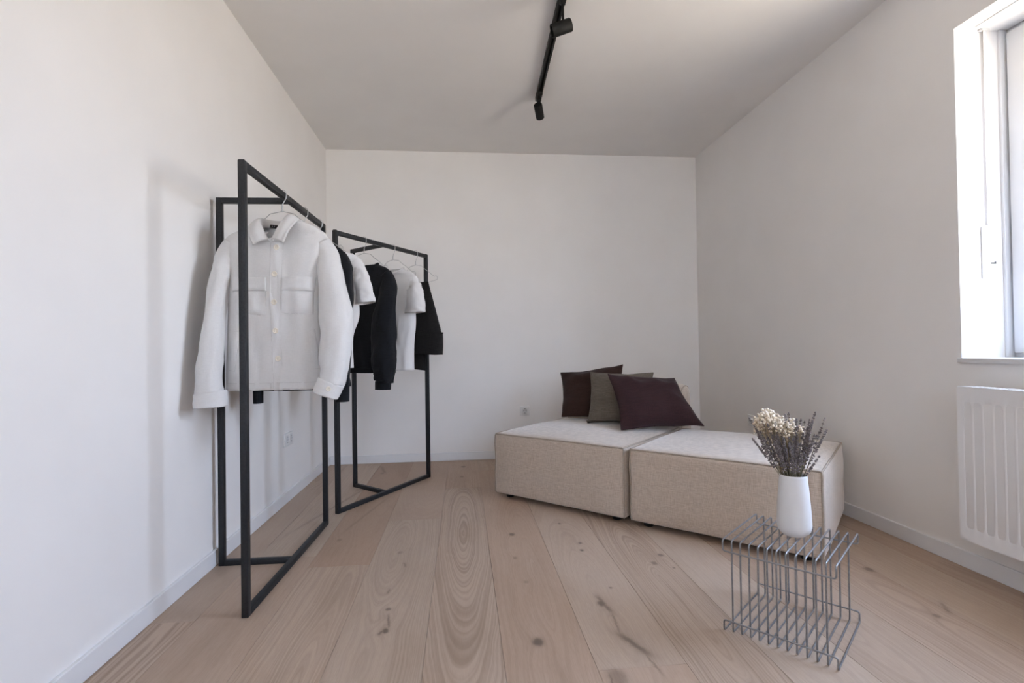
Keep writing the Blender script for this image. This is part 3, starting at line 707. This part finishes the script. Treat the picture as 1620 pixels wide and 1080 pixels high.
MB().loft(rings).build('waistband', M['black_cotton'], tr, solid=.004)
MB().loft([[(-.045 + .055 * 1 + .052 * math.copysign(abs(math.cos(a)) ** .8, math.cos(a)) + .004 * nz(z * 20, a), .016 + .018 * math.sin(a), z - .006 * math.cos(a)) for a in [2 * PI * k / 40 for k in range(40)]] for z in [.95 - i * .0132 for i in range(13)]]).build('trouser_hem', M['black_cotton'], tr, solid=.003)
fl = MB(); fl.box((.196, -.012, 1.040), (.226, .004, 1.052), .004); fl.build('belt_loop', M['black_cotton'], tr)

# ------------------------------------------------------------------ sofa modules
def rounded_block(w, d, z0, z1, r, bt, bs, n=18, wav=.004, seed=0., arch=0.):
    """upholstered block: returns (grid-faces MB, point mapper)"""
    h = z1 - z0
    def mp(a, b, c):      # cube coords in [-1,1]
        ext = V(w / 2, d / 2, h / 2); p = V(a * ext.x, b * ext.y, c * ext.z)
        inn = V(*[max(-(ext[i] - r), min(ext[i] - r, p[i])) for i in range(3)])
        dl = p - inn
        if dl.length > 1e-9:
            # push to the rounded surface
            on = [abs(abs((a, b, c)[i]) - 1) < 1e-6 for i in range(3)]
            dl = dl.normalized() * r if dl.length > r * .2 else dl
        q = inn + dl
        if c > .2: q.z += bt * max(0, (1 - a * a)) ** .75 * max(0, (1 - b * b)) ** .75 * min(1, (c - .2) / .8)
        if arch and c > 0: q.z -= arch * (b * b) * c
        k = max(0, 1 - c * c) ** .6
        if abs(a) > .6: q.x += math.copysign(bs * k * max(0, 1 - b * b) ** .6 * (abs(a) - .6) / .4, a)
        if abs(b) > .6: q.y += math.copysign(bs * k * max(0, 1 - a * a) ** .6 * (abs(b) - .6) / .4, b)
        g = wav * nz(a * 2.1 + seed, b * 2.1, c * 2.1 + seed)
        q += V(a, b, c).normalized() * g
        return V(q.x, q.y, q.z + (z0 + z1) / 2)
    mb = MB(); L = [math.sin((-1 + 2 * i / n) * PI / 2) for i in range(n + 1)]
    for s in (-1, 1):
        mb.grid([[mp(a, b, s) for a in L] for b in L]); mb.grid([[mp(s, a, b) for a in L] for b in L]); mb.grid([[mp(a, s, b) for a in L] for b in L])
    return mb, mp
def cord(mp, sel, out=.0025, r=.0048, n=40):
    """piping along cube edges; sel = list of polylines in cube coords"""
    mb = MB()
    for line, closed in sel:
        P = []
        K = len(line)
        for i in range(K if closed else K - 1):
            a = Vector(line[i]); b = Vector(line[(i + 1) % K])
            for k in range(n):
                f = k / n; f = (1 - math.cos(PI * f)) / 2; q = a * (1 - f) + b * f; p = mp(*q); dr = V(q.x if abs(q.x) > .99 else 0, q.y if abs(q.y) > .99 else 0, q.z if abs(q.z) > .99 else 0)
                P.append(p + dr.normalized() * out)
        if not closed: P.append(mp(*line[-1]))
        mb.tube(P, r, 8, closed=closed)
    return mb
SANG = math.radians(-43.3); su = V(math.cos(SANG), math.sin(SANG), 0); sn = V(-su.y, su.x, 0)
SA = V(.192, 3.245, 0)       # front-left corner of the rear module
SW = .885; GAP = .028; SD = .84
def module(name, label, c, w, d, seed, back=False):
    t = thing('sofa_module', label, 'sofa', (c.x, c.y, 0), SANG, 'beige sofa modules')
    mb, mp = rounded_block(w, d, .026, .402, .018, .030, .010, 20, .005, seed)
    so = mb.build('seat_block', M['linen'], t, merge=.0005, angle=70)
    e = 1.
    lines = [([(-1, -1, 1), (1, -1, 1), (1, 1, 1), (-1, 1, 1)], True)] + [([(sx, sy, 1), (sx, sy, -1)], False) for sx in (-1, 1) for sy in (-1, 1)]
    cord(mp, lines).build('piping', M['piping'], so)
    for sx in (-1, 1):
        for sy in (-1, 1):
            x, y = sx * (w / 2 - .075), sy * (d / 2 - .06)
            MB().lathe([(.021, 0), (.024, .003), (.025, .03), (.030, .034), (.030, .040)], 20, (x, y, 0), True).build('foot', M['foot'], t)
    MB().lathe([(.021, 0), (.024, .003), (.025, .03), (.030, .034)], 20, (0, -(d / 2 - .10), 0), True).build('foot', M['foot'], t)
    if back:
        bb, mq = rounded_block(w, .165, .026, .672, .03, .015, .008, 16, .004, seed + 3, .03)
        bo = bb.xf(Matrix.Translation((.015, d / 2 + .090, 0))).build('backrest', M['linen'], t, merge=.0005, angle=70)
        cc = MB()
        mq2 = lambda a, b, c: mq(a, b, c) + V(.015, d / 2 + .090, 0)
        for s_ in (-1, 1): cord(mq2, [([(s_, -1, -1), (s_, -1, 1), (s_, 1, 1), (s_, 1, -1)], False)], .001, .0038).build('piping', M['piping'], bo)
    return t
c1 = SA + su * (SW / 2) + sn * (SD / 2)
FL2 = V(.859, 2.616, 0) ; SD2 = .80; SW2 = .872
c2 = FL2 + su * (SW2 / 2) + sn * (SD2 / 2)
module('sofa_module', 'beige linen sofa module with backrest, carrying the cushions near the back wall', c1, SW, SD, 1.3, True)
module('sofa_module', 'beige linen backless sofa module nearest the window, behind the wire side table', c2, SW2, SD2, 4.7)

# ------------------------------------------------------------------ cushions
def cushion(label, BL, BR, TL, TR, m, T, seed, flange=.0, hem=False):
    C = (Vector(BL) + Vector(BR) + Vector(TL) + Vector(TR)) / 4
    t = thing('cushion', label, 'cushion', tuple(C), 0, 'scatter cushions')
    BL, BR, TL, TR = [Vector(p) - C for p in (BL, BR, TL, TR)]
    nrm = (BR - BL).cross(TL - BL).normalized(); n = 30
    def P(s, v, side):
        a, b = 2 * s - 1, 2 * v - 1
        pin = .075
        s2 = .5 + .5 * a * (1 - pin * (1 - b * b) ); v2 = .5 + .5 * b * (1 - pin * (1 - a * a))
        p = (BL * (1 - s2) + BR * s2) * (1 - v2) + (TL * (1 - s2) + TR * s2) * v2
        q = max(0, (1 - abs(a) ** 2.6)) * max(0, (1 - abs(b) ** 2.6))
        th = T * q ** .55
        edge = min(1, 6 * min(1 - abs(a), 1 - abs(b)))
        wr = .016 * nz(a * 2.6 + seed, b * 2.6, side) * edge + .011 * (1 - 2.5 * abs(nz(a * 4 + seed, b * 4 + b * a * 3, side + 3.))) * edge * (a * a * b * b + max(a * a, b * b) * .35 + .12)
        sag = -.012 * (1 - b) * (1 - a * a)
        return p + nrm * (side * (th + wr)) + nrm * .006 * nz(a * 2.5, b * 2.5, seed) * 2
    mb = MB(); L = [.5 - .5 * math.cos(PI * i / n) for i in range(n + 1)]
    for side in (1, -1): mb.grid([[P(s, v, side) for s in L] for v in L])
    o = mb.build('cover', m, t, merge=.0006, angle=100)
    # seam cord round the edge
    rim = [P(s, 0, 1) for s in L] + [P(1, v, 1) for v in L[1:]] + [P(s, 1, 1) for s in reversed(L[:-1])] + [P(0, v, 1) for v in reversed(L[1:-1])]
    MB().tube(rim, .004, 6, closed=True).build('seam', m, t)
    if hem:
        rows = []
        for f in (0, .5, 1): rows.append([tuple(P(s, .0, 1) * 1 + (BL - TL).normalized() * (.03 * f) + nrm * (.028 * f) + V(0, 0, .026 * f)) for s in L])
        MB().grid(rows).build('zip_hem', m, t, solid=.005)
    return t
ZS = .437
cushion('dark brown cushion at the back left of the sofa, behind the grey one', (.706, 3.655, ZS), (1.078, 3.405, ZS), (.748, 3.885, .738), (1.130, 3.555, .805), M['brown'], .072, 2.)
cushion('grey taupe cushion between the two dark cushions', (.818, 3.345, ZS), (1.19, 3.117, ZS), (.902, 3.575, .757), (1.270, 3.34, .757), M['taupe'], .066, 8., hem=True)
cushion('dark plum cushion lying in front, across both sofa modules', (.944, 3.010, ZS), (1.480, 3.055, ZS), (.928, 3.225, .757), (1.391, 3.274, .722), M['plum'], .072, 15.)

# ------------------------------------------------------------------ wire side table
TA, TBp, TD = V(.846, 1.624, 0), V(1.06, 1.385, 0), V(1.064, 1.876, 0)
tx_ = (TBp - TA); TWd = tx_.length; tx_.normalize(); TDp = .330; tang = math.atan2(tx_.y, tx_.x)
tc_ = TA + tx_ * TWd / 2 + V(-tx_.y, tx_.x, 0) * TDp / 2
tb = thing('wire_side_table', 'low grey wire side table of parallel hoops, standing in front of the sofa', 'side table', (tc_.x, tc_.y, 0), tang)
TZ = .298; wr = .0029; hw_, hd_ = TWd / 2, TDp / 2
for k in range(1, 12):
    x = -hw_ + TWd * k / 12
    MB().tube(fillet([(x, -hd_, wr), (x, hd_, wr), (x, hd_, TZ), (x, -hd_, TZ)], .010, 5, True), wr, 8, closed=True).build('wire_hoop', M['table_wire'], tb)
for nm, za, zb in (('top_frame', TZ, TZ - .036), ('base_frame', wr, .037)):
    yo = hd_ + 2 * wr * .98
    pth = [(-hw_, -yo, za), (-hw_, -yo, zb), (hw_, -yo, zb), (hw_, -yo, za), (hw_, yo, za), (hw_, yo, zb), (-hw_, yo, zb), (-hw_, yo, za)]
    MB().tube(fillet(pth, .009, 5, True), wr, 8, closed=True).build(nm, M['table_wire'], tb)

# vase ---------------------------------------------------------------
VC = V(1.094, 1.622, TZ + wr)
vase = MB().lathe([(0, .0015), (.030, 0), (.034, .001), (.036, .004), (.043, .009), (.049, .017), (.0522, .030), (.0527, .045), (.0515, .075), (.0480, .125), (.0445, .165), (.0418, .195), (.0410, .1995), (.0395, .2005), (.0380, .199), (.0385, .19), (.0415, .16), (.047, .09), (.048, .04), (.043, .016), (0, .012)], 56)
vo = vase.build('vase', M['ceramic'], None); vo.location = VC
tag(vo, 'white tapered ceramic vase holding dried flowers on the wire table', 'vase')

# dried flowers --------------------------------------------------------
def lavender_variant(seed):
    rng = random.Random(seed); st = MB(); bl = MB()
    L = rng.uniform(.36, .41); cur = rng.uniform(-.02, .03)
    P = [(cur * (k / 12) ** 2, 0, L * k / 12) for k in range(13)]
    st.tube(P, [.0010] * 9 + [.0008, .0007, .0006, .0005], 5)
    z = L * rng.uniform(.62, .74)
    while z < L:
        f = z / L; x0 = cur * f * f; n = 5 if z < L - .03 else 4; sz = rng.uniform(.0024, .0034) * (1.1 - .35 * max(0, (z - L * .7) / (L * .3)))
        if rng.random() < .9:
            a0 = rng.random() * 6
            for k in range(n):
                a = a0 + 2 * PI * k / n; rr = sz * 1.05
                bl.ball((x0 + rr * math.cos(a), rr * math.sin(a), z + rng.uniform(-.002, .002)), sz * .85, 6, 4, (.8, .8, 1.5))
        z += rng.uniform(.0055, .0095) if z > L * .76 else rng.uniform(.011, .022)
    bl.ball((cur, 0, L), .003, 6, 4, (.8, .8, 1.6))
    return st, bl
def blossom_variant(seed):
    rng = random.Random(seed); st = MB(); bl = MB(); L = rng.uniform(.36, .40)
    st.tube([(0, 0, 0), (.003, 0, L * .5), (0, 0, L * .80)], .0010, 5)
    for k in range(13):
        a = rng.random() * 2 * PI; rr = rng.uniform(.006, .030); z = L + rng.uniform(-.036, .012) - rr * .5; b0 = (0, 0, L * rng.uniform(.72, .82)); e = (rr * math.cos(a), rr * math.sin(a), z)
        st.tube([b0, ((b0[0] + e[0]) / 2 * .9, (b0[1] + e[1]) / 2 * .9, (b0[2] + e[2]) / 2 + .004), e], .0006, 4)
        bl.ball((e[0], e[1], e[2] + .002), rng.uniform(.0034, .0052), 8, 6)
        if rng.random() < .6:
            e2 = (e[0] + rng.uniform(-.009, .009), e[1] + rng.uniform(-.009, .009), e[2] - rng.uniform(.004, .014)); st.tube([b0, e2], .0005, 4); bl.ball(e2, rng.uniform(.003, .0045), 7, 5)
    return st, bl
def sprig(name, label, cat, group, var, mats, parts):
    t = thing(name, label, cat, tuple(VC), 0, group)
    var[0].build(parts[0], mats[0], t); var[1].build(parts[1], mats[1], t)
    return t
lavs = [sprig('lavender_sprig', 'dried grey-purple lavender sprig packed within the bunch in the white vase', 'lavender', 'lavender sprigs in the vase', lavender_variant(s), (M['lav_stem'], M['lav']), ('stem', 'flower_spike')) for s in (1, 2, 3, 4, 5)]
blos = [sprig('blossom_sprig', 'cream dried blossom sprig with small round heads in the white vase', 'dried flower', 'cream blossom sprigs in the vase', blossom_variant(s), (M['straw'], M['cream']), ('stem', 'blossom_heads')) for s in (11, 12, 13, 14)]
def aim(o, base, tip, spin, sc):
    d = (Vector(tip) - Vector(base)); o.location = base
    q = V(0, 0, 1).rotation_difference(d.normalized()) @ Matrix.Rotation(spin, 3, 'Z').to_quaternion()
    o.rotation_mode = 'QUATERNION'; o.rotation_quaternion = q; o.scale = (1, 1, sc)
rg = random.Random(5)
# view-independent bouquet: right = direction across the bouquet, fwd = away from the sofa
bx = V(.83, -.56, 0); by = V(.56, .83, 0)
RIM = .190
def place(o, lean_x, lean_y, height, L, spin):
    """lean: horizontal offset of the tip from the vase axis"""
    k = RIM / height
    tip = VC + bx * lean_x + by * lean_y + V(0, 0, height)
    # where the stem crosses the rim it must stay inside the mouth
    ox, oy = lean_x * .30, lean_y * .30; m_ = math.hypot(ox, oy)
    if m_ > .031: ox *= .031 / m_; oy *= .031 / m_
    rim = VC + bx * ox + by * oy + V(0, 0, RIM); d = (tip - rim); base = rim - d.normalized() * .15
    # keep the foot of the stem inside the vase
    lo = VC + V(0, 0, .03); hb = base - VC
    if math.hypot(hb.x, hb.y) > .036:
        s_ = .036 / math.hypot(hb.x, hb.y); base = V(VC.x + hb.x * s_, VC.y + hb.y * s_, base.z)
    if base.z < VC.z + .016: base = base + (tip - base).normalized() * ((VC.z + .016 - base.z) / max(.2, (tip - base).normalized().z))
    aim(o, base, tip, spin, (tip - base).length / L)
NL = 92
for i in range(NL):
    src = lavs[i % 5]; o = src if i < 5 else dup_tree(src)
    a = rg.uniform(0, 2 * PI); rr = math.sqrt(rg.random())
    lx = -.016 + rr * math.cos(a) * .094; ly = rr * math.sin(a) * .064
    hgt = max(.318, rg.uniform(.325, .385) - abs(lx + .02) * .30) + (-.02 if ly < -.02 else .015)
    if i == 5: lx, ly, hgt = .098, .0, .408
    if i == 6: lx, ly, hgt = .040, .01, .392
    if i == 7: lx, ly, hgt = .032, .02, .388
    if i == 8: lx, ly, hgt = -.118, -.01, .345
    if i > 8 and lx > .055: hgt -= .012
    if i == 5: o['label'] = 'single lavender sprig leaning furthest out to the right of the bunch'
    place(o, lx, ly, hgt, .385, rg.uniform(0, 6))
for i in range(30):
    src = blos[i % 4]; o = src if i < 4 else dup_tree(src)
    a = rg.uniform(0, 2 * PI); rr = math.sqrt(rg.random())
    lx = -.038 + rr * math.cos(a) * .078; ly = .012 + rr * math.sin(a) * .060
    hgt = rg.uniform(.350, .385) + (.018 if lx < -.06 else 0) + ly * .15
    place(o, lx, ly, hgt, .375, rg.uniform(0, 6))

# ------------------------------------------------------------------ ceiling track and spotlights
TR0, TR1 = V(.456, 1.34, 0), V(.519, 3.345, 0); td = (TR1 - TR0).normalized(); tn = V(td.y, -td.x, 0)
trk = thing('ceiling_track', 'black lighting track fixed to the white ceiling', 'lighting track', (TR1.x, TR1.y, H))
O = Matrix.Translation(-trk.location)
rail = MB(); zt, zb_ = H, H - .032
for s in (-1, 1): rail.bar(TR0 + tn * s * .0145 + V(0, 0, H - .016), TR1 + tn * s * .0145 + V(0, 0, H - .016), .005, .032)
rail.bar(TR0 + V(0, 0, H - .004), TR1 + V(0, 0, H - .004), .034, .008)
for s in (-1, 1): rail.bar(TR0 + tn * s * .010 + V(0, 0, H - .030), TR1 + tn * s * .010 + V(0, 0, H - .030), .008, .003)
rail.xf(O).build('rail', M['lamp_black'], trk)
MB().bar(TR1 + V(0, 0, H - .016), TR1 + td * .005 + V(0, 0, H - .016), .035, .033).xf(O).build('end_cap', M['lamp_black'], trk)
def spot(label, y, axis, length, rad_, drop, hoff):
    f = (y - TR0.y) / (TR1.y - TR0.y); P = TR0 + (TR1 - TR0) * f + V(0, 0, H - .032)
    t = thing('spotlight', label, 'spotlight', tuple(P), 0, 'black track spotlights')
    ad = MB(); ad.bar(td * -.055 + V(0, 0, -.008), td * .055 + V(0, 0, -.008), .030, .022, bev=.003); ad.bar(td * .01 + V(0, 0, -.024), td * .052 + V(0, 0, -.024), .026, .012, bev=.003)
    ad.build('adapter', M['lamp_black'], t)
    q = td * .042 + V(0, 0, -.028); e = q + V(0, 0, -drop)
    MB().tube([q, e], .0055, 12).build('stem', M['lamp_black'], t)
    ax = Vector(axis).normalized(); c = e + Vector(hoff); R = Matrix.Translation(c) @ V(0, 0, 1).rotation_difference(ax).to_matrix().to_4x4()
    h = MB().lathe([(0, -length / 2), (rad_ * .93, -length / 2), (rad_, -length / 2 + .003), (rad_, length / 2 - .002), (rad_ * .98, length / 2), (rad_ * .88, length / 2), (rad_ * .86, length / 2 - .012)], 40)
    ho = h.xf(R).build('lamp_head', M['lamp_black'], t)
    MB().lathe([(rad_ * .86, length / 2 - .012), (rad_ * .5, length / 2 - .016), (0, length / 2 - .017)], 32).xf(R).build('lens', M['lens'], ho)
    return t
spot('black spotlight at the end of the ceiling track, aimed at the back wall', 3.262, (.26, .80, -.50), .098, .0275, .036, (.004, .020, -.012))
spot('black spotlight on the ceiling track nearer the camera, turned to the left', 2.300, (-.93, .10, -.31), .095, .0300, .078, (-.008, .0, -.034))

# ------------------------------------------------------------------ daylight
W = bpy.data.worlds.new('outdoors'); S.world = W; W.use_nodes = True; T = NT(W); T.n.clear()
gz = T('SeparateXYZ', in_0=T('TexCoord').outputs['Generated']).outputs[2]
gn = T.math('MULTIPLY_ADD', gz, .5, .5)
col_ = T.ramp(gn, [(0., (1., .85, .68)), (.42, (1., .89, .76)), (.50, (.96, .98, 1.05)), (.60, (.80, .92, 1.17)), (.75, (.66, .84, 1.22)), (1., (.60, .80, 1.2))])
sv = T.ramp(gn, [(0., (.50,) * 3), (.25, (.50,) * 3), (.40, (.50,) * 3), (.48, (.62,) * 3), (.56, (.68,) * 3), (.72, (.64,) * 3), (1., (.64,) * 3)])
stg = T.math('MULTIPLY', sv, 30.)
bg = T('Background'); T.l.new(col_, bg.inputs[0]); T.l.new(stg, bg.inputs[1])
T.l.new(bg.outputs[0], T('OutputWorld').inputs[0])
pl_ = bpy.data.lights.new('window_portal', 'AREA'); pl_.shape = 'RECTANGLE'; pl_.size = WZ1 - WZ0 - .2; pl_.size_y = WY1 - WY0 - .2; pl_.cycles.is_portal = True
po = bpy.data.objects.new('window_portal', pl_); COL.objects.link(po); po.location = (XR + WT + .01, (WY0 + WY1) / 2, (WZ0 + WZ1) / 2); po.rotation_euler = (0, PI / 2, 0)
pl2 = bpy.data.lights.new('fill_window_portal', 'AREA'); pl2.shape = 'RECTANGLE'; pl2.size = GX1 - GX0; pl2.size_y = GZ1 - GZ0; pl2.cycles.is_portal = True  # sampling portal of the added rear window
p2_ = bpy.data.objects.new('fill_window_portal', pl2); COL.objects.link(p2_); p2_.location = ((GX0 + GX1) / 2, YF - .16, (GZ0 + GZ1) / 2); p2_.rotation_euler = (PI / 2, 0, PI)

# ------------------------------------------------------------------ camera
yaw, pitch, roll = .09601, .01194, -.01493
cy, sy = math.cos(yaw), math.sin(yaw)
fw_ = V(sy * math.cos(pitch), cy * math.cos(pitch), math.sin(pitch)); rt = V(cy, -sy, 0); upv = rt.cross(fw_)
r_ = rt * math.cos(roll) + upv * math.sin(roll); u_ = -rt * math.sin(roll) + upv * math.cos(roll)
cam = bpy.data.cameras.new('camera'); cam.sensor_width = 36.; cam.lens = 810.85 / 1620 * 36; cam.clip_start = .02
co = bpy.data.objects.new('camera', cam); COL.objects.link(co)
Mx = Matrix((r_, u_, -fw_)).transposed().to_4x4(); Mx.translation = V(0, 0, .93861); co.matrix_world = Mx
S.camera = co

S.view_settings.view_transform = 'Standard'; S.view_settings.look = 'None'; S.view_settings.gamma = 1.; S.view_settings.use_curve_mapping = False
S.view_settings.exposure = .10
S.cycles.max_bounces = 14; S.cycles.diffuse_bounces = 10; S.cycles.glossy_bounces = 6; S.cycles.transparent_max_bounces = 12
S.cycles.use_denoising = True
